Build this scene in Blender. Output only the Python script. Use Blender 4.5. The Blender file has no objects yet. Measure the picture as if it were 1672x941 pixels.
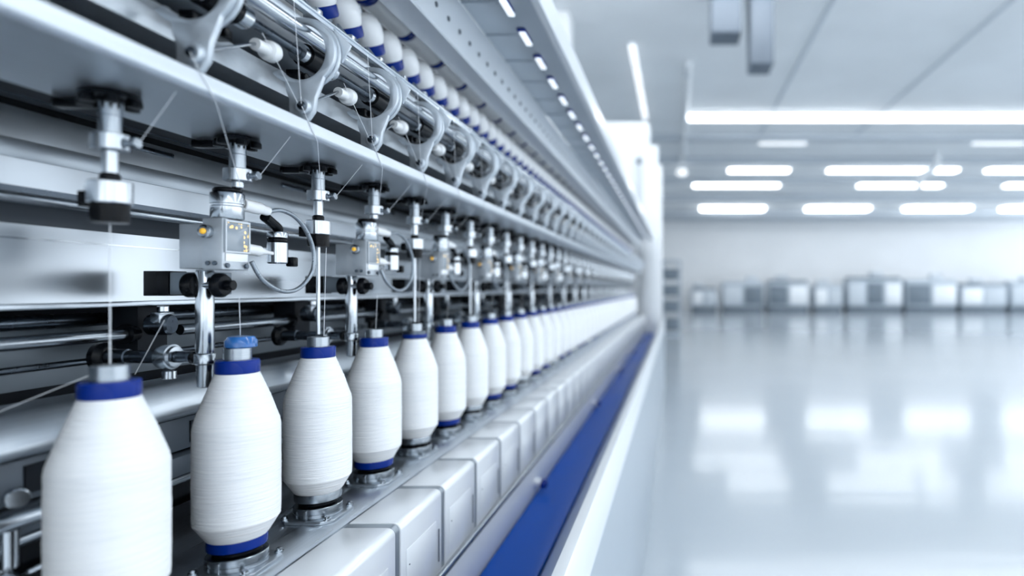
import bpy, bmesh, math, random
from mathutils import Vector, Matrix, noise
random.seed(7)
PI = math.pi
C = bpy.context.scene.collection
H = 1.5                      # eye height; q below = height relative to the eye
S = 0.2025                   # station pitch along the machine
Y0 = 0.697                   # first bobbin
N = 43
YS, YE = -0.15, 9.35         # machine extent along y
BX = -0.645                  # bobbin row

# ------------------------------------------------------------------ materials
def nodes(name):
    m = bpy.data.materials.new(name); m.use_nodes = True
    nt = m.node_tree
    return m, nt, nt.nodes['Principled BSDF']

def mat(name, col, rough=0.4, metal=0.0, coat=0.0, emit=None, estr=0.0, var=0.06, scale=18.0, stretch=(1, 1, 1), bump=0.0, rvar=0.08, aniso=0.0, trans=0.0, spec=0.5):
    m, nt, p = nodes(name)
    p.inputs['Base Color'].default_value = (*col, 1)
    p.inputs['Metallic'].default_value = metal
    p.inputs['Roughness'].default_value = rough
    p.inputs['Coat Weight'].default_value = coat
    p.inputs['Coat Roughness'].default_value = 0.12
    p.inputs['Transmission Weight'].default_value = trans
    p.inputs['Specular IOR Level'].default_value = spec
    tc = nt.nodes.new('ShaderNodeTexCoord')
    mp = nt.nodes.new('ShaderNodeMapping'); mp.inputs['Scale'].default_value = stretch
    nz = nt.nodes.new('ShaderNodeTexNoise'); nz.inputs['Scale'].default_value = scale; nz.inputs['Detail'].default_value = 3
    nt.links.new(tc.outputs['Object'], mp.inputs['Vector']); nt.links.new(mp.outputs['Vector'], nz.inputs['Vector'])
    if var:
        cr = nt.nodes.new('ShaderNodeValToRGB')
        cr.color_ramp.elements[0].position = 0.3; cr.color_ramp.elements[1].position = 0.7
        cr.color_ramp.elements[0].color = (*[c * (1 - var) for c in col], 1)
        cr.color_ramp.elements[1].color = (*[min(1, c * (1 + var)) for c in col], 1)
        nt.links.new(nz.outputs['Fac'], cr.inputs['Fac']); nt.links.new(cr.outputs['Color'], p.inputs['Base Color'])
    if rvar:
        mr = nt.nodes.new('ShaderNodeMapRange')
        mr.inputs['To Min'].default_value = max(0.02, rough - rvar); mr.inputs['To Max'].default_value = min(1, rough + rvar)
        nt.links.new(nz.outputs['Fac'], mr.inputs['Value']); nt.links.new(mr.outputs['Result'], p.inputs['Roughness'])
    if bump:
        b = nt.nodes.new('ShaderNodeBump'); b.inputs['Strength'].default_value = bump; b.inputs['Distance'].default_value = 0.001
        nt.links.new(nz.outputs['Fac'], b.inputs['Height']); nt.links.new(b.outputs['Normal'], p.inputs['Normal'])
    if emit:
        p.inputs['Emission Color'].default_value = (*emit, 1); p.inputs['Emission Strength'].default_value = estr
    return m

M = {}
M['alu'] = mat('brushed_aluminium', (0.52, 0.565, 0.61), 0.34, 1.0, stretch=(1, 0.03, 1), scale=240, var=0.05, bump=0.02)
M['shelf'] = mat('satin_aluminium', (0.64, 0.685, 0.73), 0.36, 1.0, stretch=(1, 0.02, 1), scale=160, var=0.03, bump=0.01)
M['deck'] = mat('deck_steel', (0.60, 0.64, 0.685), 0.30, 1.0, stretch=(1, 0.03, 1), scale=220, var=0.05, bump=0.02)
M['chrome'] = mat('polished_steel', (0.52, 0.555, 0.59), 0.19, 1.0, var=0.03, rvar=0.04)
M['steel'] = mat('turned_steel', (0.38, 0.415, 0.45), 0.25, 1.0, stretch=(1, 1, 40), scale=30, var=0.05, rvar=0.06)
M['dark_steel'] = mat('dark_steel', (0.10, 0.12, 0.145), 0.28, 1.0, var=0.08)
M['black'] = mat('black_plastic', (0.003, 0.004, 0.006), 0.26, 0.0, var=0.2, spec=0.13, rvar=0.03)
M['void'] = mat('shade_and_block_black', (0.008, 0.011, 0.016), 0.6, 0.0, var=0.2, scale=6, spec=0.2)  # near-black stands in for shade inside the machine; also on bearing blocks
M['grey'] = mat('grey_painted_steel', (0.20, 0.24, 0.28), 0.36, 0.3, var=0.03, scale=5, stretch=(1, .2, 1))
M['greydark'] = mat('slate_painted_steel', (0.085, 0.105, 0.13), 0.4, 0.3, var=0.05, scale=5)
M['panel'] = mat('satin_panel', (0.58, 0.625, 0.67), 0.29, 0.9, var=0.05, scale=4, stretch=(1, .15, 1))
M['stripe'] = mat('dim_panel_band', (0.34, 0.38, 0.42), 0.36, 0.8, var=0.03, scale=4)
M['white'] = mat('white_painted_metal', (0.82, 0.85, 0.88), 0.30, 0.0, coat=0.2, var=0.01, scale=4, rvar=0.0)
M['casing'] = mat('pale_casing_enamel', (0.82, 0.85, 0.88), 0.30, 0.1, coat=0.3, var=0.01, scale=6, rvar=0.0)
M['strip'] = mat('joint_strip_metal', (0.36, 0.40, 0.44), 0.36, 0.8, var=0.03)
M['cast'] = mat('cast_aluminium', (0.58, 0.63, 0.68), 0.36, 0.65, var=0.05, scale=60, bump=0.08)
M['box'] = mat('satin_anodised_housing', (0.58, 0.62, 0.66), 0.40, 0.6, var=0.03, scale=90, bump=0.02)
M['blue'] = mat('blue_plastic', (0.0, 0.022, 0.22), 0.26, 0.0, spec=0.22, coat=0.0, var=0.06, scale=12)
M['bluetrans'] = mat('clear_blue_plastic', (0.03, 0.20, 0.62), 0.12, 0.0, coat=0.3, trans=0.35, var=0.05)
M['belt'] = mat('blue_belt', (0.0, 0.068, 0.38), 0.40, 0.0, spec=0.25, var=0.06, scale=3, stretch=(1, .3, 1), bump=0.05)
M['whiteplastic'] = mat('white_plastic', (0.92, 0.935, 0.95), 0.32, 0.0, coat=0.15, var=0.02)
M['hose'] = mat('grey_hose', (0.30, 0.34, 0.38), 0.3, 0.7, var=0.05, scale=200)
M['drum'] = mat('satin_drum', (0.13, 0.15, 0.175), 0.38, 0.3, var=0.02, scale=3)
M['beamface'] = mat('bright_beam_enamel', (0.72, 0.765, 0.81), 0.32, 0.3, coat=0.2, var=0.02, scale=3, rvar=0.0)
M['amber'] = mat('amber_lens', (0.95, 0.55, 0.06), 0.25, emit=(1.0, 0.55, 0.04), estr=0.35, var=0.05)
M['thread'] = mat('white_thread', (0.85, 0.88, 0.92), 0.7, var=0.02)
M['frost'] = mat('frosted_tube', (0.95, 0.965, 0.98), 0.22, 0.0, coat=0.4, var=0.02)
M['clear'] = mat('clear_rail', (0.72, 0.78, 0.84), 0.18, 0.6, var=0.03)
M['canopy'] = mat('canopy_sheet', (0.50, 0.55, 0.60), 0.34, 0.5, var=0.05, scale=5)
M['ceiling'] = mat('ceiling_paint', (0.88, 0.905, 0.925), 0.65, var=0.05, scale=0.5, rvar=0.0)
M['duct'] = mat('duct_paint', (0.15, 0.18, 0.22), 0.6, var=0.04, scale=1)
M['ceilbeam'] = mat('ceiling_beam_paint', (0.60, 0.65, 0.70), 0.5, var=0.04, scale=1)
M['wall'] = mat('wall_paint', (0.92, 0.935, 0.95), 0.6, var=0.02, scale=0.6, rvar=0.0)
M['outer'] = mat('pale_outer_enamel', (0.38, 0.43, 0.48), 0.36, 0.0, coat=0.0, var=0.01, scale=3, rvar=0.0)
M['equip'] = mat('pale_equipment_paint', (0.43, 0.49, 0.55), 0.4, var=0.04, scale=2)
M['equipdark'] = mat('dark_equipment_paint', (0.17, 0.21, 0.25), 0.45, var=0.1, scale=3)
M['lamp'] = mat('lamp_diffuser', (0.9, 0.92, 0.95), 0.4, emit=(0.93, 0.97, 1.0), estr=8.5, var=0, rvar=0)
M['lampfar'] = mat('far_lamp_diffuser', (0.9, 0.92, 0.95), 0.4, emit=(0.93, 0.97, 1.0), estr=9.0, var=0, rvar=0)
M['lampdim'] = mat('small_lamp_diffuser', (0.9, 0.92, 0.95), 0.4, emit=(0.93, 0.97, 1.0), estr=1.0, var=0, rvar=0)
M['pilot'] = mat('pilot_lens', (0.85, 0.9, 0.95), 0.3, emit=(0.85, 0.93, 1.0), estr=0.9, var=0, rvar=0)

def floor_mat():
    m, nt, p = nodes('grey_epoxy_floor')
    tc = nt.nodes.new('ShaderNodeTexCoord')
    nz = nt.nodes.new('ShaderNodeTexNoise'); nz.inputs['Scale'].default_value = 0.7; nz.inputs['Detail'].default_value = 5
    nt.links.new(tc.outputs['Object'], nz.inputs['Vector'])
    cr = nt.nodes.new('ShaderNodeValToRGB')
    cr.color_ramp.elements[0].color = (0.45, 0.495, 0.535, 1); cr.color_ramp.elements[1].color = (0.505, 0.55, 0.59, 1)
    nt.links.new(nz.outputs['Fac'], cr.inputs['Fac']); nt.links.new(cr.outputs['Color'], p.inputs['Base Color'])
    p.inputs['Roughness'].default_value = 0.13
    p.inputs['Specular IOR Level'].default_value = 0.36
    n2 = nt.nodes.new('ShaderNodeTexNoise'); n2.inputs['Scale'].default_value = 1.4; n2.inputs['Detail'].default_value = 2
    mp = nt.nodes.new('ShaderNodeMapping'); mp.inputs['Scale'].default_value = (0.4, 2.0, 1)
    nt.links.new(tc.outputs['Object'], mp.inputs['Vector']); nt.links.new(mp.outputs['Vector'], n2.inputs['Vector'])
    b = nt.nodes.new('ShaderNodeBump'); b.inputs['Strength'].default_value = 0.05; b.inputs['Distance'].default_value = 0.05
    nt.links.new(n2.outputs['Fac'], b.inputs['Height']); nt.links.new(b.outputs['Normal'], p.inputs['Normal'])
    return m
M['floor'] = floor_mat()

def yarn_mat():
    m, nt, p = nodes('white_yarn')
    tc = nt.nodes.new('ShaderNodeTexCoord')
    mp = nt.nodes.new('ShaderNodeMapping'); mp.inputs['Scale'].default_value = (9, 9, 420); mp.inputs['Rotation'].default_value = (0.02, 0.015, 0)
    nz = nt.nodes.new('ShaderNodeTexNoise'); nz.inputs['Scale'].default_value = 1.0; nz.inputs['Detail'].default_value = 3; nz.inputs['Roughness'].default_value = 0.65
    nt.links.new(tc.outputs['Object'], mp.inputs['Vector']); nt.links.new(mp.outputs['Vector'], nz.inputs['Vector'])
    mp2 = nt.nodes.new('ShaderNodeMapping'); mp2.inputs['Scale'].default_value = (14, 14, 1500); mp2.inputs['Rotation'].default_value = (-0.03, 0.02, 0)
    n2 = nt.nodes.new('ShaderNodeTexNoise'); n2.inputs['Scale'].default_value = 1.0; n2.inputs['Detail'].default_value = 2
    nt.links.new(tc.outputs['Object'], mp2.inputs['Vector']); nt.links.new(mp2.outputs['Vector'], n2.inputs['Vector'])
    add = nt.nodes.new('ShaderNodeMath'); add.operation = 'ADD'
    nt.links.new(nz.outputs['Fac'], add.inputs[0]); nt.links.new(n2.outputs['Fac'], add.inputs[1])
    cr = nt.nodes.new('ShaderNodeValToRGB')
    cr.color_ramp.elements[0].position = 0.28; cr.color_ramp.elements[0].color = (0.84, 0.87, 0.90, 1)
    cr.color_ramp.elements[1].position = 0.62; cr.color_ramp.elements[1].color = (0.955, 0.965, 0.975, 1)
    hf = nt.nodes.new('ShaderNodeMath'); hf.operation = 'MULTIPLY'; hf.inputs[1].default_value = 0.5
    nt.links.new(add.outputs[0], hf.inputs[0]); nt.links.new(hf.outputs[0], cr.inputs['Fac'])
    nt.links.new(cr.outputs['Color'], p.inputs['Base Color'])
    b = nt.nodes.new('ShaderNodeBump'); b.inputs['Strength'].default_value = 0.55; b.inputs['Distance'].default_value = 0.0012
    nt.links.new(add.outputs[0], b.inputs['Height']); nt.links.new(b.outputs['Normal'], p.inputs['Normal'])
    p.inputs['Roughness'].default_value = 0.85; p.inputs['Specular IOR Level'].default_value = 0.15
    p.inputs['Sheen Weight'].default_value = 0.15
    return m
M['yarn'] = yarn_mat()

def display_mat():
    m, nt, p = nodes('status_screen')
    tc = nt.nodes.new('ShaderNodeTexCoord')
    vo = nt.nodes.new('ShaderNodeTexVoronoi'); vo.inputs['Scale'].default_value = 170
    nt.links.new(tc.outputs['Object'], vo.inputs['Vector'])
    lt = nt.nodes.new('ShaderNodeMath'); lt.operation = 'LESS_THAN'; lt.inputs[1].default_value = 0.40
    nt.links.new(vo.outputs['Distance'], lt.inputs[0])
    sx = nt.nodes.new('ShaderNodeSeparateXYZ'); nt.links.new(tc.outputs['Object'], sx.inputs[0])
    a = nt.nodes.new('ShaderNodeMath'); a.operation = 'GREATER_THAN'; a.inputs[1].default_value = 0.0125
    nt.links.new(sx.outputs['Y'], a.inputs[0])
    c = nt.nodes.new('ShaderNodeMath'); c.operation = 'GREATER_THAN'; c.inputs[1].default_value = 0.0115
    nt.links.new(sx.outputs['Z'], c.inputs[0])
    mx = nt.nodes.new('ShaderNodeMath'); mx.operation = 'MAXIMUM'
    nt.links.new(a.outputs[0], mx.inputs[0]); nt.links.new(c.outputs[0], mx.inputs[1])
    mu = nt.nodes.new('ShaderNodeMath'); mu.operation = 'MULTIPLY'
    nt.links.new(mx.outputs[0], mu.inputs[0]); nt.links.new(lt.outputs[0], mu.inputs[1])
    ms = nt.nodes.new('ShaderNodeMath'); ms.operation = 'MULTIPLY'; ms.inputs[1].default_value = 1.0
    nt.links.new(mu.outputs[0], ms.inputs[0])
    p.inputs['Base Color'].default_value = (0.30, 0.34, 0.38, 1); p.inputs['Roughness'].default_value = 0.12
    p.inputs['Emission Color'].default_value = (1.0, 0.62, 0.06, 1)
    nt.links.new(ms.outputs[0], p.inputs['Emission Strength'])
    return m
M['screen'] = display_mat()

# ------------------------------------------------------------------ mesh builder
class MB:
    def __init__(s): s.v = []; s.f = []
    def add(s, v, f):
        b = len(s.v); s.v += [tuple(x) for x in v]; s.f += [tuple(b + i for i in k) for k in f]; return s
    def box(s, x0, x1, y0, y1, z0, z1):
        return s.add([(x0, y0, z0), (x1, y0, z0), (x1, y1, z0), (x0, y1, z0), (x0, y0, z1), (x1, y0, z1), (x1, y1, z1), (x0, y1, z1)],
                     [(0, 3, 2, 1), (4, 5, 6, 7), (0, 1, 5, 4), (1, 2, 6, 5), (2, 3, 7, 6), (3, 0, 4, 7)])
    def lathe(s, prof, p=(0, 0, 0), ax=(0, 0, 1), n=32):
        ax = Vector(ax).normalized(); p = Vector(p)
        u = ax.orthogonal().normalized(); w = ax.cross(u)
        vs = []; fs = []
        for r, t in prof:
            for k in range(n):
                a = 2 * PI * k / n
                vs.append(p + ax * t + (u * math.cos(a) + w * math.sin(a)) * r)
        m = len(prof)
        for i in range(m - 1):
            for k in range(n):
                k2 = (k + 1) % n
                fs.append((i * n + k, i * n + k2, (i + 1) * n + k2, (i + 1) * n + k))
        fs.append(tuple(range(n))[::-1]); fs.append(tuple((m - 1) * n + k for k in range(n)))
        return s.add(vs, fs)
    def tube(s, p, q, r, r2=None, n=20, ch=None):
        p = Vector(p); q = Vector(q); L = (q - p).length
        r2 = r if r2 is None else r2
        c = min(r, r2) * 0.12 if ch is None else ch
        c = min(c, L * .3)
        return s.lathe([(r - c, 0), (r, c), (r2, L - c), (r2 - c, L)], p, q - p, n)
    def pipe(s, o, i, p, q, n=32):          # hollow ring: outer o, inner i
        p = Vector(p); q = Vector(q); L = (q - p).length; ax = (q - p).normalized()
        u = ax.orthogonal().normalized(); w = ax.cross(u); vs = []; fs = []
        prof = [(i, 0), (o, 0), (o, L), (i, L)]
        for r, t in prof:
            for k in range(n):
                a = 2 * PI * k / n; vs.append(p + ax * t + (u * math.cos(a) + w * math.sin(a)) * r)
        for j in range(4):
            j2 = (j + 1) % 4
            for k in range(n):
                k2 = (k + 1) % n; fs.append((j * n + k, j * n + k2, j2 * n + k2, j2 * n + k))
        return s.add(vs, fs)
    def prism(s, poly, y0, y1):             # polygon in (x, z) drawn along y
        n = len(poly)
        vs = [(x, y0, z) for x, z in poly] + [(x, y1, z) for x, z in poly]
        fs = [tuple(range(n)), tuple(range(n, 2 * n))[::-1]] + [(k, (k + 1) % n, n + (k + 1) % n, n + k) for k in range(n)]
        return s.add(vs, fs)
    def oval(s, a, b, a2, b2, y0, y1, n=48, c=(0, 0)):  # oval frame in xz, drawn along y
        vs = []; fs = []
        for (ra, rb, y) in ((a2, b2, y0), (a, b, y0), (a, b, y1), (a2, b2, y1)):
            for k in range(n):
                t = 2 * PI * k / n
                sx = math.copysign(abs(math.cos(t)) ** 0.85, math.cos(t)); sz = math.copysign(abs(math.sin(t)) ** 0.85, math.sin(t))
                vs.append((c[0] + ra * sx, y, c[1] + rb * sz))
        for j in range(4):
            j2 = (j + 1) % 4
            for k in range(n):
                k2 = (k + 1) % n; fs.append((j * n + k, j * n + k2, j2 * n + k2, j2 * n + k))
        return s.add(vs, fs)
    def path(s, pts, r, n=10):
        pts = [Vector(p) for p in pts]; vs = []; fs = []
        u = None
        for i, p in enumerate(pts):
            t = (pts[min(i + 1, len(pts) - 1)] - pts[max(i - 1, 0)]).normalized()
            u = t.orthogonal().normalized() if u is None else (u - t * u.dot(t)).normalized()
            w = t.cross(u)
            for k in range(n):
                a = 2 * PI * k / n; vs.append(p + (u * math.cos(a) + w * math.sin(a)) * r)
        m = len(pts)
        for i in range(m - 1):
            for k in range(n):
                k2 = (k + 1) % n; fs.append((i * n + k, i * n + k2, (i + 1) * n + k2, (i + 1) * n + k))
        fs.append(tuple(range(n))[::-1]); fs.append(tuple((m - 1) * n + k for k in range(n)))
        return s.add(vs, fs)
    def build(s, name, m, parent=None, bev=0.0, seg=2, flat=False, loc=None):
        me = bpy.data.meshes.new(name)
        me.from_pydata(s.v, [], s.f)
        bm = bmesh.new(); bm.from_mesh(me)
        bmesh.ops.recalc_face_normals(bm, faces=bm.faces)
        if bev:
            es = [e for e in bm.edges if len(e.link_faces) == 2 and e.calc_face_angle(0) > 0.5]
            bmesh.ops.bevel(bm, geom=es, offset=bev, offset_type='OFFSET', segments=seg, profile=0.5, affect='EDGES', clamp_overlap=True)
        if not flat:
            for f in bm.faces: f.smooth = True
        bm.to_mesh(me); bm.free()
        if not flat:
            try: me.set_sharp_from_angle(angle=math.radians(35))
            except Exception: pass
        me.materials.append(m)
        o = bpy.data.objects.new(name, me); C.objects.link(o)
        if parent: o.parent = parent
        if loc is not None: o.location = loc
        return o

def tag(o, label, cat, group=None):
    o['label'] = label; o['category'] = cat
    if group: o['group'] = group
    return o
def thing(name, label, cat, loc=(0, 0, 0), group=None):
    o = bpy.data.objects.new(name, None); C.objects.link(o); o.location = loc
    return tag(o, label, cat, group)
def struct(o): o['kind'] = 'structure'; return o
def copy_tree(src, loc, label, skip=()):
    r = src.copy(); C.objects.link(r); r.location = loc; r['label'] = label
    for ch in list(src.children):
        if ch.name.split('.')[0] in skip: continue
        c = ch.copy(); C.objects.link(c); c.parent = r
        for g in list(ch.children):
            if g.name.split('.')[0] in skip: continue
            d = g.copy(); C.objects.link(d); d.parent = c
    return r
ONES = 'zeroth first second third fourth fifth sixth seventh eighth ninth tenth eleventh twelfth thirteenth fourteenth fifteenth sixteenth seventeenth eighteenth nineteenth'.split()
TENS = {2: 'twent', 3: 'thirt', 4: 'fort', 5: 'fift', 6: 'sixt', 7: 'sevent', 8: 'eight', 9: 'ninet'}
def nth(n):
    if n < 20: return ONES[n]
    if n >= 100: return 'hundred-' + (nth(n - 100) if n > 100 else 'th')
    t, u = divmod(n, 10)
    return TENS[t] + ('ieth' if u == 0 else 'y-' + ONES[u])
def sy(i): return Y0 + S * i
def Z(q): return H + q

# ------------------------------------------------------------------ the hall
CEIL = 6.0; BACK = 39.5
struct(MB().box(-9, 27, -9, BACK + .3, -0.2, 0).build('floor', M['floor'], flat=True))
struct(MB().box(-9, 27, -9, BACK + .3, CEIL, CEIL + .2).build('ceiling', M['ceiling'], flat=True))
struct(MB().box(-9, 27, BACK, BACK + .3, 0, CEIL).build('wall_back', M['wall'], flat=True))
struct(MB().box(-9.3, -9, -9, BACK + .3, 0, CEIL).build('wall_left', M['wall'], flat=True))
f = MB()
xs = [-9.0]
for k in range(6): xs += [-8.0 + 5.9 * k, -8.0 + 5.9 * k + 4.3]
xs.append(27.0)
f.box(-9, 27, -9.3, -9, 0, .9); f.box(-9, 27, -9.3, -9, 5.2, CEIL)
for a, b in zip(xs[0::2], xs[1::2]): f.box(a, b, -9.3, -9, .9, 5.2)
struct(f.build('wall_front', M['wall'], flat=True))      # unseen wall behind the viewpoint; openings shaped to light the metal
for k in range(6):
    a = -8.0 + 5.9 * k; g = MB()
    for q in range(4): g.box(a + 4.24 * q / 3, a + 4.24 * q / 3 + .06, -9.2, -9.1, .9, 5.2)
    for z in (.9, 3.2, 5.14): g.box(a, a + 4.3, -9.2, -9.1, z, z + .06)
    struct(g.build('added_window_%d' % (k + 1), M['white']))  # unseen frames added to break up reflections in the metal
for k, (y, d, w) in enumerate(((17.9, .12, .5), (21.0, .15, .5), (25.0, .15, .5), (29.5, .25, .6), (35.6, .3, .6), (37.5, .35, .7))):
    struct(MB().box(-8.9, 26.9, y, y + w, CEIL - d, CEIL - .001).build('trim_%d' % (k + 1), M['ceilbeam'], bev=.02))
for k, x in enumerate((2.4, 5.2)):        # seams of the ceiling sheets running down the hall
    struct(MB().box(x, x + .06, -8, 17.8, CEIL - .03, CEIL - .001).build('trim_%d' % (k + 7), M['ceilbeam']))
struct(MB().box(-2.12, -1.74, 9.9, 10.3, 0, CEIL - .001).build('column_tall', M['wall'], bev=.03))

def lamp(x0, x1, y, label, w=.5, m='lamp', drop=.12, z=CEIL):
    t = thing('ceiling_lamp', label, 'lamp', ((x0 + x1) / 2, y, z), 'strip lamps under the hall ceiling')
    h = (x1 - x0) / 2
    MB().box(-h - .03, h + .03, -w / 2 - .02, w / 2 + .02, -.05, -.002).build('housing', M['white'], t, bev=.008)
    MB().box(-h, h, -w / 2, w / 2, -drop - .05, -.052).build('diffuser', M[m], t, bev=.03)
    return t
def px(u, y): return (u - 1105) * y / 1000
lamp(px(1125, 15.9), 9.4, 15.9, 'longest bright strip lamp, spanning the ceiling in front of all the other strips', .36, 'lamp', .07)
rows = [(18.6, [(1240, 1318), (1592, 1676)], 'lampdim', 'dim ceiling strip just behind the longest lamp'),
        (23.1, [(1190, 1288), (1352, 1562), (1612, 1720)], 'lamp', 'ceiling strip in the second lit row behind the longest lamp'),
        (26.5, [(1132, 1272), (1402, 1537), (1642, 1780)], 'lamp', 'ceiling strip in the third lit row behind the longest lamp'),
        (34.0, [(1144, 1248), (1317, 1418), (1478, 1582), (1638, 1740)], 'lampfar', 'ceiling strip in the last row before the end wall')]
for y, us, m, lab in rows:
    for k, (a, b) in enumerate(us):
        lamp(px(a, y), px(b, y), y, '%s, %s from the machine side' % (lab, nth(k + 1)), 0.85 if y > 30 else .5, m, .12 if y > 30 else .05)
for k, y in enumerate((-6.0, 1.0, 8.0)):   # unseen rows continue overhead; outer columns added to light the aisle side
    for j, x in enumerate((-5.2, -1.5, 2.6, 6.6, 10.6, 14.6)):
        lamp(x, x + 3.2, y, 'unseen added overhead strip lamp %s from the entrance end, %s from the machine side' % (nth(k + 1), nth(j + 1)), .7)
for k in range(4):
    y = 11.2 + 1.25 * k
    t = thing('ceiling_batten_lamp', 'small batten lamp running lengthwise above the machine, %s along its line' % nth(k + 1), 'lamp', (-.82, y, CEIL), 'batten lamps above the machine')
    MB().box(-.07, .07, 0, 1.1, -.04, -.002).build('housing', M['white'], t)
    MB().box(-.06, .06, .02, 1.08, -.1, -.042).build('diffuser', M['lampdim'], t, bev=.02)
o = MB().box(-.17, .17, -.25, .25, -1.25, -.002).build('ceiling_duct', M['duct'], bev=.02, loc=(1.24, 9.1, CEIL))
tag(o, 'blue-grey vertical duct hanging from the ceiling, longer of the two', 'duct')
o = MB().box(-.22, .22, -.25, .25, -.8, -.002).build('ceiling_duct', M['duct'], bev=.02, loc=(.72, 9.1, CEIL))
tag(o, 'blue-grey boxy duct hanging from the ceiling, shorter of the two', 'duct')
t = thing('ceiling_conduit', 'thin pale conduit along the ceiling ending in a small round lamp', 'conduit', (.24, 12.0, CEIL))
MB().tube((0, 0, -.10), (-.05, 10.4, -.10), .07, n=16).build('pipe', M['white'], t)
for y in (.5, 3.8, 7.1, 10.2): MB().box(-.10, .04, y - .03, y + .03, -.185, -.002).build('hanger', M['ceilbeam'], t)
MB().lathe([(.05, 0), (.16, .03), (.2, .12), (.16, .21), (.05, .25)], (-.05, 10.42, -.15), (0, 0, -1), 20).build('bulb', M['lampdim'], t)
pts = [(0, 0, -.002), (0, 0, -.35), (-.08, 0, -.55), (-.28, 0, -.66), (-.5, 0, -.75), (-.6, 0, -.95), (-.6, 0, -1.25)]
o = MB().path(pts, .11, 14).build('ceiling_pipe', M['white'], loc=(8.6, 20.2, CEIL))
tag(o, 'white bent pipe dropping from the ceiling behind the longest lamp', 'pipe')

# machinery standing far off along the end wall
def equipment(u0, u1, vtop, y, label, seed):
    r = random.Random(seed)
    x0, x1 = px(u0, y), px(u1, y); h = H + (470 - vtop - 11) * y / 1000; w = x1 - x0
    t = thing('background_machine', label, 'machine', ((x0 + x1) / 2, y, 0), 'machines along the end wall')
    MB().box(-w / 2 + .05, w / 2 - .05, -.5, .5, .0005, .35).build('base', M['equipdark'], t, bev=.02)
    MB().box(-w / 2, w / 2, -.6, .6, .351, h * .8).build('body', M['equip'], t, bev=.04)
    n = max(2, int(w / 1.1))
    for k in range(n):
        a = -w / 2 + w * k / n
        MB().box(a + .08, a + w / n - .08, -.63, -.602, .5, h * .72).build('door', M[('equipdark', 'casing', 'ceilbeam')[(k + seed) % 3]], t, bev=.015)
    MB().box(-w / 2 + .1, w / 2 - .1, -.5, .4, h * .8 + .001, h * .86).build('top_rail', M['equipdark' if seed % 2 else 'ceilbeam'], t, bev=.02)
    c = r.uniform(-.25, .25) * w
    MB().box(c - .35, c + .35, -.3, .3, h * .86 + .001, h).build('control_head', M['ceilbeam'], t, bev=.05)
eqs = [(1128, 1170, 452, 'pale machine with dark foot, first in the end wall row beyond the dark rack'),
       (1178, 1245, 440, 'low pale machine second along the end wall row, with long dark base'),
       (1252, 1318, 438, 'pale machine third along the end wall row, below a bright spot'),
       (1326, 1372, 446, 'narrow pale machine fourth along the end wall row'),
       (1380, 1468, 432, 'tall pale cabinet machine fifth along the end wall row with dark head'),
       (1474, 1556, 436, 'wide pale cabinet machine sixth along the end wall row'),
       (1562, 1636, 444, 'grey machine seventh along the end wall row with heavy dark base'),
       (1642, 1735, 440, 'grey machine at the far outer end of the end wall row')]
for k, e in enumerate(eqs): equipment(e[0], e[1], e[2], 37.6, e[3], k + 1)
t = thing('equipment_rack', 'dark narrow rack with stacked units standing beyond the machine end post', 'rack', (px(1096, 19.2), 19.2, 0))
MB().box(-.3, .3, -.35, .35, .0005, .12).build('base', M['equip'], t, bev=.02)
for s in (-1, 1):
    for q in (-1, 1): MB().box(s * .27 - .03, s * .27 + .03, q * .32 - .03, q * .32 + .03, .121, 2.3).build('upright', M['equip'], t)
for z in (.2, .75, 1.25, 1.75): MB().box(-.235, .235, -.34, .28, z, z + .36).build('unit', M['equipdark'], t, bev=.03)
MB().box(-.3, .3, -.35, .35, 2.301, 2.36).build('top', M['equip'], t, bev=.02)

# ------------------------------------------------------------------ the machine's frame
mach = thing('yarn_winding_machine', 'long silver yarn winding machine running down the hall beside the aisle', 'machine', (0, 0, 0))
def longbox(name, x0, x1, q0, q1, m, bev=0.0, y0=YS, y1=YE, seg=2):
    return MB().box(x0, x1, y0, y1, Z(q0), Z(q1)).build(name, M[m], mach, bev=bev, seg=seg)
def longrod(name, x, q, r, m, y0=YS, y1=YE, n=20):
    return MB().tube((x, y0, Z(q)), (x, y1, Z(q)), r, n=n).build(name, M[m], mach)
def longprism(name, poly, m, y0=YS, y1=YE, bev=0.0):
    return MB().prism([(x, Z(q)) for x, q in poly], y0, y1).build(name, M[m], mach, bev=bev)
# deck
longprism('deck', [(-.94, -.43), (-.94, -.41), (-.592, -.41), (-.5785, -.4185), (-.5785, -.43)], 'deck')
longbox('deck_edge_strip', -.5783, -.566, -.43, -.4125, 'alu', .001)
# lower body, belt trough
longbox('front_panel', -.56, -.478, -.70, -.571, 'white', .003)
longbox('casing_backing', -.60, -.566, -.57, -.431, 'greydark')
longrod('front_rail', -.470, -.572, .0045, 'chrome')
longrod('lower_front_rail', -.472, -.584, .003, 'dark_steel')
longbox('lower_body', -.94, -.2, -H + .0005, -.74, 'white')
longprism('trough_wall', [(-.332, -.70), (-.2035, -.474), (-.2, -.474), (-.2, -.7395), (-.332, -.7395)], 'canopy')
longprism('trough_rail', [(-.2045, -.4735), (-.1995, -.4735), (-.1995, -.598), (-.180, -.598), (-.180, -.472), (-.183, -.467), (-.2015, -.467), (-.2045, -.469)], 'white')
longbox('outer_panel', -.1995, -.1805, -H + .0005, -.6005, 'outer', .002)
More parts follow.
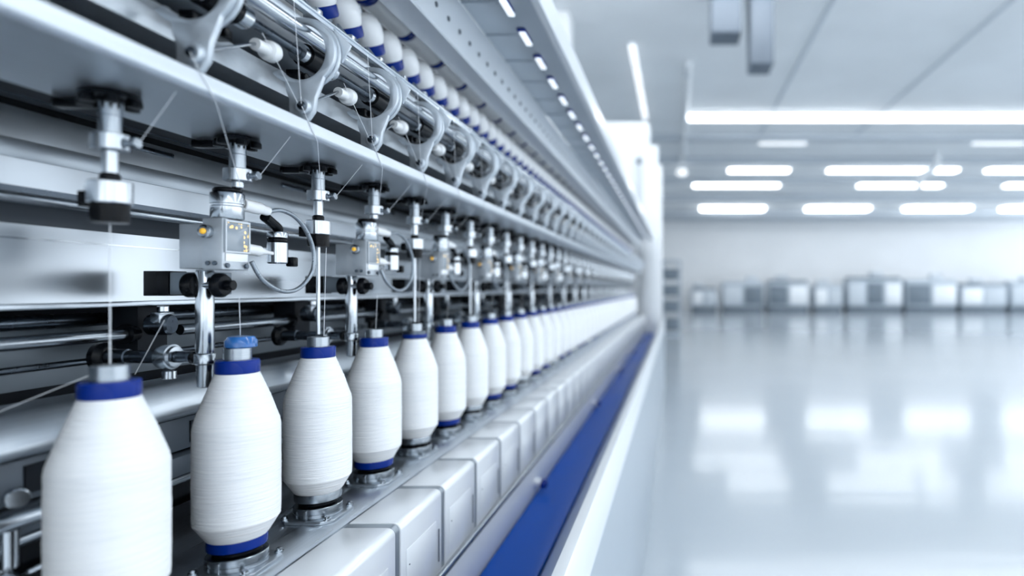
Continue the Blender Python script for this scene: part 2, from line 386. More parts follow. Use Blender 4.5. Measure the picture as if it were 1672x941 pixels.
# back side
longbox('back_wall', -1.06, -1.03, -H + .0005, .95, 'void')  # black sheet paints the unlit depth of the machine
longbox('lower_back_panel', -1.03, -.958, -.150, -.047, 'grey')
longbox('lower_back_plate', -1.03, -.962, -.405, -.1505, 'void')  # near-black plate stands in for deep shade low behind the bobbins
longbox('recess_panel', -.945, -.93, .0835, .123, 'greydark')  # dark plate stands in for the shadow gap under the slim rail
longprism('main_back_panel', [(-.95, -.0205), (-.85, -.0205), (-.85, .083), (-.95, .083)], 'panel')
longbox('main_panel_ridge', -.8498, -.8475, .0635, .0655, 'chrome')
longbox('main_panel_lip', -.95, -.843, -.0285, -.021, 'alu', .0015)
longprism('upper_back_panel', [(-.93, .132), (-.852, .132), (-.852, .2335), (-.93, .2335)], 'panel')
longbox('upper_panel_stripe', -.8518, -.8505, .168, .193, 'stripe', .0004)
longbox('upper_panel_ledge', -.93, -.846, .1235, .1315, 'dark_steel')
longrod('slim_rail', -.825, .1135, .0066, 'chrome')
for k in range(22):
    y = sy(2 * k) - .06
    if k < 14: MB().box(-.8515, -.846, y - .13, y - .01, Z(.217), Z(.226)).build('slot_cover', M['dark_steel'], mach, bev=.002)
# rounded front rail behind the bobbins
prof = [(-.86, -.150), (-.806, -.150), (-.800, -.152), (-.7965, -.156)] + [(-.783 + .014 * math.cos(a), -.190 + .014 * math.sin(a)) for a in [.35 - (PI / 2 + .35) * k / 8 for k in range(9)]] + [(-.86, -.206)]
longprism('rounded_rail', prof, 'alu')
longbox('slotted_rail', -.86, -.80, -.262, -.2095, 'greydark', .002)
longbox('lower_ledge', -.90, -.79, -.300, -.268, 'greydark', .004)
longrod('lower_rod', -.865, -.33, .011, 'steel')
longrod('dark_tube', -.935, -.050, .011, 'dark_steel')
longrod('thin_rod', -.90, -.112, .005, 'dark_steel')
for k in range(50):
    y = .75 + .085 * k
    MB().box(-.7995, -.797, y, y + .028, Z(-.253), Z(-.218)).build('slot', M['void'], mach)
# shelf with rounded front edge
fr = [(-.547 + .010 * math.cos(a), .229 + .0085 * math.sin(a)) for a in [-PI / 2 + (PI / 2) * k / 6 for k in range(7)]]
longprism('shelf', [(-.714, .2205)] + fr + [(-.537, .243), (-.540, .245), (-.714, .245)], 'shelf')
longbox('shelf_back_strip', -.80, -.7145, .236, .245, 'void')  # dark strip paints the shade of the open gap behind the shelf
# upper works
longprism('channel_beam', [(-.66, .298), (-.606, .298), (-.606, .310), (-.610, .312), (-.610, .325), (-.615, .327), (-.615, .338), (-.66, .338)], 'cast')
longbox('beam_web', -.70, -.6605, .2455, .338, 'void')  # near-black back puts the shade under the channel beam into colour
longrod('drum', -.664, .402, .047, 'drum', n=48)
longrod('feed_bar', -.545, .373, .0105, 'chrome')
longrod('drive_shaft', -.572, .3575, .0071, 'dark_steel')
longbox('upper_back_panel_plate', -.86, -.84, .2455, .70, 'greydark')
longprism('guide_rail', [(-.549, .4045), (-.540, .4045), (-.540, .407), (-.543, .408), (-.543, .4115), (-.540, .4125), (-.540, .415), (-.549, .415)], 'clear')
longrod('upper_guide_bar', -.60, .448, .006, 'chrome')
longbox('creel_carrier', -.80, -.77, .60, .64, 'alu', .003)
longbox('creel_lower_bar', -.70, -.675, .470, .490, 'cast', .003)
longbox('creel_panel', -.8385, -.82, .44, .70, 'white')  # white so the panel bounces light onto rolls and creel bobbins
# perforated beam and canopy
longprism('perforated_beam', [(-.62, .70), (-.62, .600), (-.556, .600), (-.552, .604), (-.552, .727), (-.556, .731), (-.62, .731)], 'beamface')
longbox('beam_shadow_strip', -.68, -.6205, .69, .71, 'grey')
longbox('canopy_sheet', -.5515, -.365, .7315, .745, 'canopy')
for k in range(43):
    y = .55 + S * k
    MB().box(-.5515, -.46, y, y + .010, Z(.7275), Z(.7312)).build('canopy_rib', M['canopy'], mach, bev=.001)
longprism('canopy_edge', [(-.372, .731), (-.365, .726), (-.349, .726), (-.346, .73), (-.346, .80), (-.3645, .80), (-.3645, .746), (-.372, .746)], 'white')
src = None
for k in range(60):
    y = .80 + .0755 * k
    if src is None:
        src = MB().lathe([(.0065, 0), (.0065, .0012), (.005, .003), (.0, .0032)], (-.5518, 0, Z(.651)), (1, 0, 0), 14).build('beam_hole', M['greydark'], mach); src.location = (0, y, 0)  # dark disc stands in for an unlit hole in the beam
    else:
        c = src.copy(); C.objects.link(c); c.location = (0, y, 0); c.parent = mach
# end tower and end post of the machine
t = thing('end_tower', 'tall white cabinet closing the far end of the winding machine', 'cabinet', (-.87, 9.96, 0))
MB().box(-.43, .43, -.3, .3, .0005, Z(2.62)).build('body', M['white'], t, bev=.02)
MB().box(-.40, .40, -.312, -.301, Z(.3), Z(2.5)).build('door', M['white'], t, bev=.004)
MB().tube((.28, -.33, Z(2.0)), (.28, -.313, Z(2.0)), .05).build('knob', M['equipdark'], t)
t = thing('end_post', 'white upright post standing at the far end of the machine beside the aisle', 'post', (-.36, 9.50, 0))
MB().box(-.18, .07, -.08, .08, .0005, Z(2.2)).build('body', M['white'], t, bev=.02)
MB().box(.071, .13, -.05, .07, .0005, Z(1.9)).build('cover_strip', M['wall'], t, bev=.01)
for z in (-1.02, -1.27): MB().tube((.10, -.075, Z(z)), (.10, -.0505, Z(z)), .035).build('knob', M['equipdark'], t)
MB().tube((-.10, -.12, Z(-1.0)), (-.10, -.081, Z(-1.0)), .05).build('knob', M['equipdark'], t)
# belt
o = MB().box(-.474, -.334, YS, YE, Z(-.72), Z(-.69)).build('conveyor_belt', M['belt'], bev=.004)
tag(o, 'blue conveyor belt running in the trough beside the aisle', 'conveyor belt')
for k in range(6):
    t = thing('belt_knob', 'blue round knob on a white stem above the blue belt, %s along' % nth(k + 1), 'knob', (-.477, 2.06 + 1.43 * k, Z(-.652)), 'blue knobs above the conveyor belt')
    MB().tube((.0005, 0, 0), (.02, 0, 0), .012).build('stem', M['whiteplastic'], t)
    MB().lathe([(.011, 0), (.016, .004), (.017, .012), (.014, .02), (.004, .023)], (.0205, 0, -.004), (1, 0, -.35), 20).build('cap', M['blue'], t)

# ------------------------------------------------------------------ casings along the deck front
def casing_poly(x0, x1, q0, q1, r):
    return [(x0, q0), (x0, q1)] + [(x1 - r + r * math.sin(a), q1 - r + r * math.cos(a)) for a in [PI / 2 * k / 6 for k in range(7)]] + [(x1, q0)]
cas = None
for k in range(-4, 42):
    y = .853 + S * k
    lab = 'pale enamel casing under the deck edge, %s from the camera end' % nth(k + 5)
    if cas is None:
        cas = thing('drive_casing', lab, 'casing', (-.52, y, Z(-.405)), 'drive casings along the deck')
        P = casing_poly(-.045, .045, -.163, 0, .014)
        MB().prism(P, 0, S - .020).build('cover', M['casing'], cas, bev=.0025)
        P2 = casing_poly(-.044, .0425, -.163, -.002, .012)
        MB().prism(P2, S - .0195, S - .0005).build('joint_strip', M['strip'], cas)
        MB().box(.0452, .0462, .02, S - .050, -.150, -.055).build('door', M['casing'], cas, bev=.0004)
        MB().box(.0463, .0472, S - .040, S - .037, -.14, -.075).build('seam', M['greydark'], cas)
        MB().tube((.0463, .03, -.085), (.0472, .03, -.085), .0015, n=8).build('screw', M['greydark'], cas)
    else:
        copy_tree(cas, (-.52, y, Z(-.405)), lab, () if k < 14 else ('seam', 'screw', 'door'))

# ------------------------------------------------------------------ bobbins on their bases
def body_prof(fine):
    key = [(.0375, .0475), (.0395, .050), (.0535, .073), (.054, .080), (.0542, .15), (.0538, .208), (.0525, .216), (.0405, .252), (.0275, .2855)]
    if not fine: return key
    out = []; z = key[0][1]
    while z < key[-1][1]:
        for (r0, z0), (r1, z1) in zip(key, key[1:]):
            if z0 <= z <= z1: out.append((r0 + (r1 - r0) * (z - z0) / (z1 - z0), z)); break
        z += .00085
    out.append(key[-1]); return out
def yarn_mesh(fine):
    pr = body_prof(fine); n = 96 if fine else 40
    b = MB().lathe(pr, n=n)
    if fine:
        v = []
        for x, y, z in b.v:
            a = math.atan2(y, x); r = math.hypot(x, y)
            d = .00032 * noise.noise((a * 1.3, z * 900 + a * .4, 1.7)) + .00022 * noise.noise((a * 3, z * 240, 7.1)) + .0003 * math.sin(z * 130 + a)*.3
            v.append((x * (r + d) / r, y * (r + d) / r, z))
        b.v = v
    return b
def make_bobbin(loc, label, top, bottom, fine=True, cap=False):
    t = thing('thread_bobbin', label, 'bobbin', loc, 'white thread bobbins on the deck')
    yarn_mesh(fine).build('yarn', M['yarn'], t)
    MB().lathe([(.034, .0322), (.0375, .0335), (.038, .040), (.0375, .0473), (.030, .0473)], n=40).build('bottom_ring', M[bottom], t)
    MB().lathe([(.0265, .2857), (.0278, .287), (.0282, .2955), (.0278, .3035), (.0265, .305), (.018, .305)], n=40).build('collar', M[top], t)
    if top == 'dark_steel': MB().pipe(.0289, .0284, (0, 0, .288), (0, 0, .297)).build('collar_band', M['blue'], t)
    MB().pipe(.0178, .0125, (0, 0, .3052), (0, 0, .322)).build('tube_end', M['steel'], t)
    MB().tube((0, 0, .3052), (0, 0, .318), .012).build('core', M['dark_steel'], t)
    if cap: MB().lathe([(.0175, .3222), (.0205, .324), (.0205, .333), (.0165, .339), (.003, .3405)], (.005, .0, 0), n=32).build('cap', M['bluetrans'], t)
    return t
notes = {0: ('blue collar, its foot cut off by the frame', 'blue', 'blue'), 1: ('blue collar and clear blue cap', 'blue', 'blue'),
         2: ('blue collar over a bare steel foot ring', 'blue', 'steel'), 3: ('blue collar and blue foot ring', 'blue', 'blue'),
         4: ('dark collar and steel foot ring', 'dark_steel', 'steel'), 5: ('blue collar and wide blue foot ring', 'blue', 'blue')}
protos = {}
for i in range(N):
    loc = (BX, sy(i), Z(-.41))
    if i in notes:
        n_, a, b = notes[i]
        lab = '%s white thread bobbin along the deck, %s' % (nth(i + 1), n_)
    else:
        a, b = 'blue', ('blue' if i % 3 else 'steel')
        lab = 'white thread bobbin with blue collar, %s along the deck from the camera end' % nth(i + 1)
    key = (a, b, i == 1, i < 12)
    if key not in protos: protos[key] = make_bobbin(loc, lab, a, b, i < 12, i == 1)
    else:
        t = copy_tree(protos[key], loc, lab, () if i < 16 else ('core', 'collar_band'))
        t.rotation_euler = (0, 0, i * 1.7)
def make_base():
    t = thing('bobbin_holder', '', 'bobbin holder', (0, 0, 0), 'bobbin holders on the deck')
    a, c = .047, .016
    pl = [(-a + c, -a), (a - c, -a), (a, -a + c), (a, a - c), (a - c, a), (-a + c, a), (-a, a - c), (-a, -a + c)]
    b = MB(); n = len(pl)
    b.add([(x, y, .0004) for x, y in pl] + [(x, y, .006) for x, y in pl], [tuple(range(n))[::-1], tuple(range(n, 2 * n))] + [(k, (k + 1) % n, n + (k + 1) % n, n + k) for k in range(n)])
    b.build('plate', M['alu'], t, bev=.001)
    MB().lathe([(.0385, .0062), (.0392, .007), (.0392, .013), (.0382, .0136), (.0382, .0150), (.0392, .0156), (.0392, .0232), (.0385, .024), (.030, .024)], n=48).build('collar', M['steel'], t)
    MB().tube((0, 0, .0242), (0, 0, .0318), .031, n=32).build('neck', M['black'], t)
    MB().box(-.003, .003, -.0415, -.0394, .0065, .022).build('clip', M['chrome'], t, bev=.0006)
    for sx in (-1, 1):
        for s2 in (-1, 1):
            p = (sx * .037, s2 * .037, 0)
            MB().lathe([(.0062, .0061), (.0062, .0085), (.0042, .0088), (.0042, .0125), (.003, .0132)], p, n=12).build('bolt', M['chrome'], t)
    return t
base = None
for i in range(N):
    loc = (BX, sy(i), Z(-.41)); lab = 'round steel holder bolted under the %s thread bobbin' % nth(i + 1)
    if base is None: base = make_base(); base.location = loc; base['label'] = lab
    else: copy_tree(base, loc, lab, () if i < 14 else ('bolt', 'clip'))

# ------------------------------------------------------------------ spindle hangers under the shelf (origin: shelf underside)
def make_hanger(long):
    t = thing('spindle_hanger', '', 'spindle hanger', (0, 0, 0), 'spindle hangers under the shelf')
    MB().lathe([(.027, -.0005), (.028, -.002), (.028, -.0055), (.014, -.006), (.012, -.009)], n=32).build('flange', M['black'], t)
    for k in range(6):
        a = 2 * PI * k / 6 + .3
        MB().lathe([(.0066, -.0060), (.0072, -.008), (.0072, -.0135), (.004, -.0142)], (.0235 * math.cos(a), .0235 * math.sin(a), 0), n=14).build('bolt', M['black'], t)
    MB().lathe([(.0108, -.0092), (.0108, -.0240), (.0104, -.0245), (.0108, -.025), (.0108, -.0455)], n=32).build('upper_post', M['steel'], t)
    MB().lathe([(.0175, -.0457), (.0182, -.0465), (.0182, -.063), (.0175, -.0638)], n=40).build('clamp_ring', M['chrome'], t)
    s = MB().tube((.0183, .002, -.0555), (.024, .002, -.0555), .0042, n=12); s.tube((.0242, .002, -.0555), (.0305, .002, -.0545), .0062, n=14)
    s.build('clamp_screw', M['steel'], t)
    e = -.0905 if long else -.0735
    MB().tube((0, 0, -.064), (0, 0, e), .0078, n=28).build('lower_post', M['chrome'], t)
    if long:
        MB().tube((0, 0, -.0907), (0, 0, -.0992), .0095, n=28).build('black_collar', M['black'], t)
        MB().lathe([(.0195, -.0994), (.0205, -.1005), (.0205, -.1235), (.0195, -.1248)], n=40).build('bearing_ring', M['chrome'], t)
        MB().lathe([(.0178, -.125), (.0178, -.142), (.0170, -.1425), (.0170, -.146), (.013, -.1465)], n=40).build('cup', M['black'], t)
        MB().box(-.032, -.0207, -.006, .012, -.128, -.110).build('side_block', M['black'], t, bev=.001)
        MB().tube((-.027, .003, -.1098), (-.027, .003, -.1035), .0042, n=12).build('side_bolt', M['chrome'], t)
    # dark stay running back to the frame
    MB().box(-.075, -.0285, .008, .020, -.011, -.0006).build('stay', M['black'], t, bev=.001)
    return t
hl = make_hanger(True); hs = make_hanger(False)
first = {True: True, False: True}
for i in range(N):
    long = i % 2 == 0
    pr = hl if long else hs
    loc = (BX, sy(i), Z(.2203))
    lab = ('steel spindle hanger with black cup under the shelf, %s from the camera end' if long else 'short steel spindle hanger above a sensor box, %s from the camera end') % nth(i + 1)
    if first[long]: pr.location = loc; pr['label'] = lab; first[long] = False; t = pr
    else: t = copy_tree(pr, loc, lab, () if i < 14 else ('bolt', 'clamp_screw', 'side_bolt', 'side_block', 'stay'))
for i in range(2, N, 2):
    tag(MB().tube((0, 0, Z(.0735)), (0, 0, Z(-.0835)), .0034, n=12).build('guide_rod', M['chrome'], loc=(BX + .0, sy(i), 0)),
        'slim steel guide rod reaching down to the %s thread bobbin' % nth(i + 1), 'rod', 'guide rods above the bobbins')

# ------------------------------------------------------------------ thread sensor units (origin: x of the rings, station y, eye height)
def catmull(P, k=8):
    P = [Vector(p) for p in P]; out = []
    for i in range(len(P) - 1):
        a, b, c, d = P[max(i - 1, 0)], P[i], P[i + 1], P[min(i + 2, len(P) - 1)]
        for j in range(k):
            t = j / k
            out.append(.5 * ((2 * b) + (c - a) * t + (2 * a - 5 * b + 4 * c - d) * t * t + (3 * b - a - 3 * c + d) * t ** 3))
    return out + [P[-1]]
def make_sensor():
    t = thing('thread_sensor', '', 'thread sensor', (0, 0, 0), 'thread sensors behind the bobbins')
    X = .66                                   # local x = world x + .66
    MB().box(-.677 + X, -.648 + X, -.026, .028, .0265, .1005).build('housing', M['box'], t, bev=.0015)
    MB().box(-.718 + X, -.6775 + X, -.016, .026, .028, .0925).build('rear_block', M['box'], t, bev=.001)
    ind = MB().lathe([(.0090, 0), (.0095, .001), (.0095, .007), (.0070, .0085), (.0050, .0085)], (-.669 + X, -.0262, .0805), (0, -1, 0), 24).build('indicator', M['steel'], t)
    MB().lathe([(.0042, .0086), (.0038, .0105), (.002, .012), (.0, .0125)], (-.669 + X, -.0262, .0805), (0, -1, 0), 20).build('lens', M['amber'], ind)
    b = MB().box(-.0010, .0014, -.0225, .0225, -.0205, .0205).build('display', M['screen'], t, bev=.0005); b.location = (-.6468 + X, .001, .0745)
    f = MB(); x0, x1 = -.6478 + X, -.6445 + X
    f.box(x0, x1, -.0245, .0265, .0955, .0985); f.box(x0, x1, -.0245, .0265, .0512, .0538); f.box(x0, x1, -.0245, -.0218, .054, .0953); f.box(x0, x1, .0238, .0265, .054, .0953)
    f.build('display_frame', M['box'], t)
    MB().box(-.6478 + X, -.6465 + X, -.021, .0235, .0385, .0505).build('label_plate', M['whiteplastic'], t, bev=.0003)
    for y in (-.0185, .0205): MB().tube((-.6478 + X, y, .0325), (-.6445 + X, y, .0325), .0036, n=14).build('screw', M['dark_steel'], t)
    for x in (-.668, -.658): MB().tube((x + X, -.0262, .0355), (x + X, -.029, .0355), .0032, n=12).build('screw', M['dark_steel'], t)
    MB().lathe([(.0200, .1008), (.0208, .102), (.0208, .1185), (.0196, .120), (.0196, .1225), (.0212, .1235), (.0212, .1375), (.0203, .139)], (0, 0, 0), n=44).build('ring_stack', M['chrome'], t)
    MB().tube((0, 0, .1392), (0, 0, .1462), .0182, n=40).build('black_ring', M['black'], t)
    MB().lathe([(.0102, .0264), (.0115, .024), (.0115, -.094), (.0108, -.096)], (-.693 + X, 0, 0), n=36).build('post', M['chrome'], t)
    for x0, x1, nub in ((-.714, -.700, 0), (-.672, -.657, 1)):
        k = MB().lathe([(.015, 0), (.0178, .002), (.0178, .009), (.0145, .014), (.007, .015)], (x0 + X, -.006, .004), (1, 0, 0), 32)
        if nub: k.tube((-.6565 + X, -.006, .004), (-.646 + X, -.006, .004), .0075, n=20)
        k.build('wheel', M['black'], t)
    MB().tube((-.6995 + X, -.006, .004), (-.6725 + X, -.006, .004), .005, n=16).build('axle', M['steel'], t)
    MB().box(-.81 + X, -.772 + X, .03, .066, -.012, .026).build('bracket_block', M['black'], t, bev=.001)
    MB().box(-.7715 + X, -.70 + X, .032, .064, -.010, .024).build('bracket_arm', M['grey'], t, bev=.001)
    # connectors, solenoid and hose beyond the housing
    c = MB().tube((-.655 + X, .0225, .126), (-.652 + X, .058, .124), .0098, n=24); c.tube((-.6515 + X, .0585, .124), (-.650 + X, .074, .122), .0078, n=20)
    c.build('connector', M['whiteplastic'], t)
    MB().path(catmull([(-.652 + X, .070, .1125), (-.655 + X, .088, .107), (-.657 + X, .108, .099), (-.658 + X, .1105, .094)]), .0075, 14).build('elbow', M['black'], t)
    MB().lathe([(.0140, .092), (.0150, .0905), (.0150, .083), (.0144, .0825)], (-.658 + X, .11, 0), n=32).build('solenoid_head', M['chrome'], t)
    MB().tube((-.658 + X, .11, .0823), (-.658 + X, .11, .0745), .0146, n=32).build('solenoid_band', M['black'], t)
    MB().lathe([(.0150, .0743), (.0150, .042), (.0135, .040)], (-.658 + X, .11, 0), n=32).build('solenoid_body', M['chrome'], t)
    MB().box(-.656 + X, -.642 + X, .127, .140, .036, .052).build('solenoid_plug', M['black'], t, bev=.002)
    c = MB().tube((-.656 + X, .0285, .060), (-.656 + X, .062, .058), .0085, n=24); c.tube((-.656 + X, .0625, .058), (-.656 + X, .079, .057), .0062, .004, n=20); c.tube((-.656 + X, .0795, .057), (-.656 + X, .0945, .056), .003, n=10)
    c.build('lower_connector', M['whiteplastic'], t)
    MB().path(catmull([(-.648 + X, .0745, .1215), (-.642 + X, .095, .126), (-.640 + X, .13, .118), (-.639 + X, .160, .095), (-.638 + X, .176, .065), (-.638 + X, .174, .032), (-.638 + X, .150, .008), (-.638 + X, .118, -.005), (-.638 + X, .080, -.003), (-.640 + X, .045, .014), (-.645 + X, .0295, .040)]), .0034, 12).build('hose', M['hose'], t)
    # cross arm under the housing
    MB().lathe([(.018, 0), (.0215, .003), (.0215, .011), (.016, .017), (.012, .018)], (-.858 + X, .008, -.102), (1, 0, 0), 32).build('arm_flange', M['black'], t)
    a = MB().lathe([(.0115, .0182), (.0115, .045), (.0095, .046), (.0095, .088)], (-.858 + X, .008, -.102), (1, 0, 0), 28)
    a.build('arm_shaft', M['dark_steel'], t)
    MB().lathe([(.0098, .0882), (.0165, .094), (.0185, .102), (.0185, .112), (.016, .1125), (.015, .1165), (.011, .117)], (-.858 + X, .008, -.102), (1, 0, 0), 36).build('arm_clamp', M['steel'], t)
    MB().tube((-.7405 + X, .008, -.102), (-.716 + X, .008, -.102), .0088, n=28).build('arm_tip', M['dark_steel'], t)
    MB().tube((-.752 + X, .008, -.1222), (-.752 + X, .008, -.135), .009, n=20).build('clamp_bolt', M['chrome'], t)
    MB().lathe([(.0128, -.0965), (.0135, -.0975), (.0135, -.1105), (.011, -.1125), (.0095, -.1445), (.006, -.146)], (-.693 + X, 0, 0), n=32).build('post_foot', M['steel'], t)
    MB().tube((-.7155 + X, .008, -.103), (-.7075 + X, .006, -.103), .0105, n=24).build('joint_collar', M['black'], t)
    MB().box(-.678 + X, -.655 + X, .031, .045, -.1095, -.1005).build('stop_tab', M['blue'], t, bev=.002)
    return t
sen = None; DET = ('rear_block', 'housing', 'display', 'indicator', 'lens', 'post', 'ring_stack', 'hose', 'wheel')
for i in range(1, N, 2):
    loc = (-.66, sy(i), H); lab = 'silver sensor box with amber lamp behind the %s thread bobbin' % nth(i + 1)
    if sen is None:
        sen = make_sensor(); sen.location = loc; sen['label'] = lab
    else:
        sk = () if i < 14 else tuple(c.name.split('.')[0] for c in sen.children if c.name.split('.')[0] not in DET)
        copy_tree(sen, loc, lab, sk)

# rods and clamps behind, one set every second station
rod = None
for k in range(12):
    y = sy(2 * k) + .27; lab = 'steel cross rod ending in a black bearing block, %s along behind the bobbins' % nth(k + 1)
    if rod is None:
        rod = thing('bearing_rod', lab, 'rod', (-.87, y, Z(-.073)), 'bearing rods behind the bobbins')
        MB().tube((0, -.30, 0), (0, -.004, 0), .0095, n=24).build('shaft', M['steel'], rod)
        MB().lathe([(.016, 0), (.016, .006), (.012, .008), (.012, .02)], (0, -.0035, 0), (0, 1, 0), 28).build('bearing', M['black'], rod)
        MB().box(-.045, .004, .017, .075, -.03, .043).build('block', M['void'], rod, bev=.002)
        MB().lathe([(.0155, 0), (.017, .002), (.017, .030), (.0145, .033)], (.022, .018, .014), (1, .15, 0), 28).build('clamp', M['dark_steel'], rod)
        MB().box(.034, .050, .004, .034, .016, .034).build('clamp_jaw', M['steel'], rod, bev=.002)
        MB().tube((.042, .02, .0345), (.042, .02, .044), .008, n=18).build('clamp_bolt', M['chrome'], rod)
    else: copy_tree(rod, (-.87, y, Z(-.073)), lab, () if k < 5 else ('clamp_jaw', 'clamp_bolt'))
# clamp down by the first bobbin
t = thing('tension_clamp', 'small steel tension clamp with socket bolts low behind the first bobbin', 'clamp', (-.762, .715, Z(-.33)))
MB().tube((0, -.01, .09), (.012, -.018, .09), .011, n=20).build('socket_bolt', M['chrome'], t)
MB().tube((-.012, -.1, .062), (.004, .035, .062), .010, n=20).build('bar', M['steel'], t)
MB().tube((-.012, -.005, .05), (-.012, -.005, .005), .0085, n=20).build('upright', M['chrome'], t)
MB().lathe([(.010, 0), (.015, .003), (.015, .014), (.009, .016)], (-.008, -.012, -.01), (.6, -.8, 0), 24).build('pivot', M['dark_steel'], t)
MB().tube((.003, -.0265, -.01), (.010, -.036, -.01), .0075, n=16).build('pivot_bolt', M['chrome'], t)
MB().box(-.045, -.022, -.015, .01, -.045, .002).build('foot', M['steel'], t, bev=.002)
MB().tube((.004, .0, -.002), (.012, .075, .004), .003, n=10).build('link', M['chrome'], t)

# ------------------------------------------------------------------ arched brackets above the shelf (origin: oval centre)
def make_arch():
    t = thing('arched_bracket', '', 'bracket', (0, 0, 0), 'arched brackets above the shelf')
    def arc(a, b, a2, b2, t0, t1, n=40):
        T = [t0 + (t1 - t0) * k / n for k in range(n + 1)]
        return [(a * math.cos(q), b * math.sin(q)) for q in T] + [(a2 * math.cos(q), b2 * math.sin(q)) for q in T[::-1]]
    MB().prism(arc(.052, .0505, .0375, .0415, math.radians(128), math.radians(-142)), -.006, .003).build('arch', M['cast'], t, bev=.002)
    MB().prism(arc(.0545, .0535, .0465, .046, math.radians(120), math.radians(-100)), .0032, .0085).build('rim', M['cast'], t, bev=.0015)
    MB().prism([(-.022, -.0425), (.0, -.0460), (.036, -.0345), (.031, -.050), (.0235, -.068), (.0212, -.088), (.012, -.1015), (-.015, -.1015), (-.0155, -.072), (-.020, -.058)], -.0065, .0025).build('foot', M['cast'], t, bev=.002)
    bo = MB().lathe([(.0105, 0), (.0112, .001), (.0112, .006), (.0085, .008), (.0072, .008)], (.0085, -.0066, -.0825), (0, -1, 0), 28).build('boss', M['cast'], t)
    MB().lathe([(.0062, .0082), (.0062, .0095), (.004, .0105), (.001, .0107)], (.0085, -.0066, -.0825), (0, -1, 0), 18).build('bolt', M['dark_steel'], bo)
    MB().prism([(.040, .042), (.068, .014), (.054, -.012), (.052, .0)], .0088, .0125).build('ear', M['cast'], t, bev=.001)
    # what sits on the shaft beyond the arch
    MB().pipe(.0145, .0078, (-.019, .020, .010), (-.019, .034, .010), 28).build('hub', M['chrome'], t)
    MB().pipe(.0175, .0078, (-.019, .0345, .010), (-.019, .088, .010), 32).build('sleeve', M['black'], t)
    MB().pipe(.0155, .0078, (-.019, .0885, .010), (-.019, .108, .010), 28).build('band', M['chrome'], t)
    kn = MB().lathe([(.008, 0), (.0085, .002), (.0085, .022), (.0135, .024), (.0145, .028), (.0145, .036), (.011, .042), (.004, .044)], (-.016, .125, -.018), (0, 1, .05), 28).build('lever_knob', M['whiteplastic'], t)
    MB().tube((.004, .0045, -.075), (-.016, .1245, -.018), .0022, n=10).build('lever_rod', M['steel'], t)
    b = MB().box(-.046, -.028, .035, .10, -.026, -.012); b.tube((-.0275, .05, -.019), (-.022, .05, -.019), .006, n=14); b.tube((-.0275, .085, -.019), (-.022, .085, -.019), .006, n=14); b.build('lower_block', M['black'], t, bev=.0015)
    return t
arch = None
for i in range(-1, N):
    loc = (-.553, sy(i) + .004, Z(.3475)); lab = 'cast oval bracket holding the feed shaft above the shelf, %s from the camera end' % nth(i + 2)
    if arch is None: arch = make_arch(); arch.location = loc; arch['label'] = lab
    else: copy_tree(arch, loc, lab, () if i < 10 else ('bolt', 'lower_block', 'lever_rod', 'hub', 'band'))
# small clips under the guide rail
clip = None
for i in range(0, 40):
    y = sy(0) - .05 + S * .5 * i; lab = 'tiny steel clip on the clear guide rail, %s from the camera end' % nth(i + 1)
    if clip is None:
        clip = thing('rail_clip', lab, 'clip', (-.566, y, Z(.425)), 'clips behind the guide rail')
        MB().box(-.012, .010, -.004, .012, -.008, .010).build('body', M['steel'], clip, bev=.001)
        MB().tube((.002, -.0042, 0), (.002, -.011, 0), .005, n=12).build('pin', M['black'], clip)
        MB().tube((-.004, .003, .0102), (-.02, .006, .030), .003, n=8).build('hook', M['chrome'], clip)
    else: copy_tree(clip, (-.566, y, Z(.425)), lab, () if i < 16 else ('pin', 'hook'))

# ------------------------------------------------------------------ creel above: small hanging bobbins and the roll row
AX = Vector((.05, .55, -.83)).normalized()
def make_small():
    t = thing('creel_bobbin', '', 'bobbin', (0, 0, 0), 'small bobbins hanging in the creel')
    MB().lathe([(.004, -.0385), (.014, -.037), (.0235, -.032), (.030, -.024), (.0335, -.013), (.0345, -.001), (.0335, .010), (.030, .022), (.0275, .0265)], (0, 0, 0), AX, 32).build('yarn', M['whiteplastic'], t)
    MB().lathe([(.0270, .0267), (.0285, .0285), (.0275, .045), (.0255, .0485), (.018, .049)], (0, 0, 0), AX, 32).build('cap', M['blue'], t)
    MB().lathe([(.013, .0492), (.0135, .056), (.009, .059)], (0, 0, 0), AX, 20).build('peg', M['dark_steel'], t)
    MB().lathe([(.006, -.0387), (.006, -.056)], (0, 0, 0), AX, 10).build('stem', M['steel'], t)
    return t
sm = None
for i in range(90):
    y = .4935 + .0945 * i
    loc = (-.682, y, Z(.562)); lab = 'small white blue-capped bobbin hanging %s from the camera end of the creel' % nth(i + 1)
    if sm is None: sm = make_small(); sm.location = loc; sm['label'] = lab
    else: copy_tree(sm, loc, lab, () if i < 28 else ('stem', 'peg'))
ro = None
for i in range(N - 1):
    loc = (-.722, sy(i) + .3, Z(.690)); lab = 'frosted white roll with one blue band, %s along the creel top' % nth(i + 1)
    if ro is None:
        ro = thing('creel_roll', lab, 'roll', loc, 'frosted rolls along the creel top')
        MB().tube((0, .0255, 0), (0, S - .001, 0), .0345, n=32).build('tube', M['frost'], ro)
        MB().tube((0, 0, 0), (0, .025, 0), .0360, n=32).build('band', M['blue'], ro)
    else: copy_tree(ro, loc, lab)
# pilot lamps under the canopy
pl = None
for i in range(42):
    loc = (-.438, .98 + .196 * i, Z(.7312)); lab = 'small white pilot lamp with blue rim under the canopy, %s from the camera end' % nth(i + 1)
    if pl is None:
        pl = thing('pilot_lamp', lab, 'lamp', loc, 'pilot lamps under the canopy')
        MB().box(-.012, .012, -.045, .045, -.006, -.0005).build('rim', M['blue'], pl, bev=.002)
        MB().box(-.008, .010, -.035, .055, -.013, -.0062).build('lens', M['pilot'], pl, bev=.003)
    else: copy_tree(pl, loc, lab)

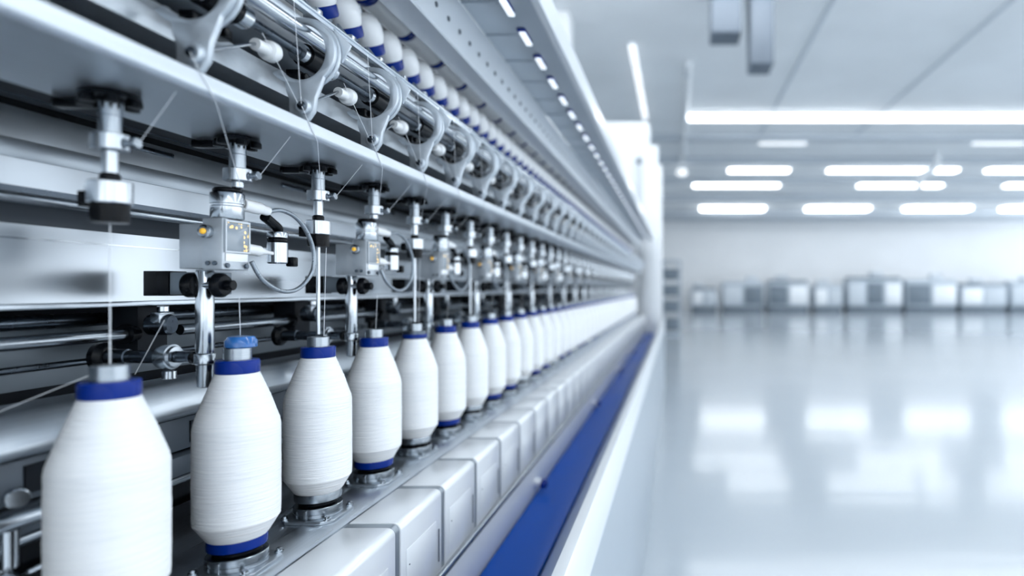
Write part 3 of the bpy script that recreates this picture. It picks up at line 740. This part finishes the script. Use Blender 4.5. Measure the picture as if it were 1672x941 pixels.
# ------------------------------------------------------------------ threads
def strand(pts, label, r=.00045):
    P = []
    pts = [Vector(p) for p in pts]
    for a, b in zip(pts, pts[1:]): P += [a.lerp(b, k / 6) for k in range(6)]
    P.append(pts[-1])
    org = min(P, key=lambda p: p.z)
    o = MB().path([p - org for p in P], r, 6).build('thread', M['thread'], loc=org)
    return tag(o, label, 'thread', 'threads on the machine')
for i in range(0, 10):
    y = sy(i); p = y - S
    if i == 0: strand([(BX, y, Z(.0725)), (BX, y, Z(-.0865))], 'white thread dropping from the first hanger cup into the first bobbin', .0007)
    elif i % 2: strand([(BX + .018, y - .022, Z(-.014)), (BX + .004, y, Z(-.0690) if i == 1 else Z(-.0865))], 'fine white thread dropping past the sensor box into the %s bobbin' % nth(i + 1))
    else: strand([(BX + .012, y + .004, Z(.0725)), (BX + .010, y, Z(-.0865))], 'fine white thread beside the guide rod of the %s bobbin' % nth(i + 1))
    strand([(BX + .0325, y + .002, Z(.167)), (-.560, y - .012, Z(.2195))], 'white thread slanting from the %s hanger screw up to the shelf edge' % nth(i + 1))
    if i >= 1:
        strand([(-.540, p - .0172, Z(.262)), (-.5362, p - .012, Z(.247)), (-.5362, p + .014, Z(.2195)), (-.625, y - .022, Z(.146))], 'white thread running over the shelf edge down to the %s hanger' % nth(i + 1))
        strand([(-.560, y - .072, Z(.345)), (-.5445, y - .0195, Z(.266))], 'thin thread from the white lever knob to the %s bracket boss' % nth(i + 1), .0004)
        strand([(-.530, y - .052, Z(.40)), (-.533, y - .03, Z(.262))], 'thin thread hanging past the feed bar ahead of the %s bracket' % nth(i + 1), .0004)
strand([(-.80, .72, Z(-.147)), (-.72, .76, Z(-.105))], 'loose white thread slanting low behind the first bobbin', .0005)
strand([(-.785, sy(1) - .012, Z(-.125)), (-.715, sy(1) - .045, Z(-.045))], 'loose white thread crossing the arm behind the second bobbin', .0005)

# ------------------------------------------------------------------ light, camera
w = bpy.data.worlds.new('daylight'); bpy.context.scene.world = w; w.use_nodes = True
nt = w.node_tree; bg = nt.nodes['Background']
bg.inputs['Color'].default_value = (0.86, 0.93, 1.0, 1); bg.inputs['Strength'].default_value = 2.55
cam = bpy.data.cameras.new('camera'); co = bpy.data.objects.new('camera', cam); C.objects.link(co)
co.location = (0, 0, H); co.rotation_euler = (PI / 2, 0, 0)
cam.sensor_fit = 'HORIZONTAL'; cam.sensor_width = 36; cam.lens = 36 * 1000 / 1672
cam.shift_x = -(1105 - 836) / 1672; cam.shift_y = 0.0
cam.clip_start = 0.02; cam.clip_end = 200
cam.dof.use_dof = True; cam.dof.focus_distance = 1.02; cam.dof.aperture_fstop = 1.5
sc = bpy.context.scene; sc.camera = co
sc.view_settings.view_transform = 'Standard'; sc.view_settings.look = 'None'
sc.view_settings.gamma = 1.0; sc.view_settings.exposure = 0.17; sc.view_settings.use_curve_mapping = False
sc.cycles.use_denoising = True
sc.cycles.max_bounces = 10; sc.cycles.diffuse_bounces = 5; sc.cycles.glossy_bounces = 6
sc.cycles.sample_clamp_indirect = 8.0; sc.cycles.caustics_reflective = False; sc.cycles.caustics_refractive = False
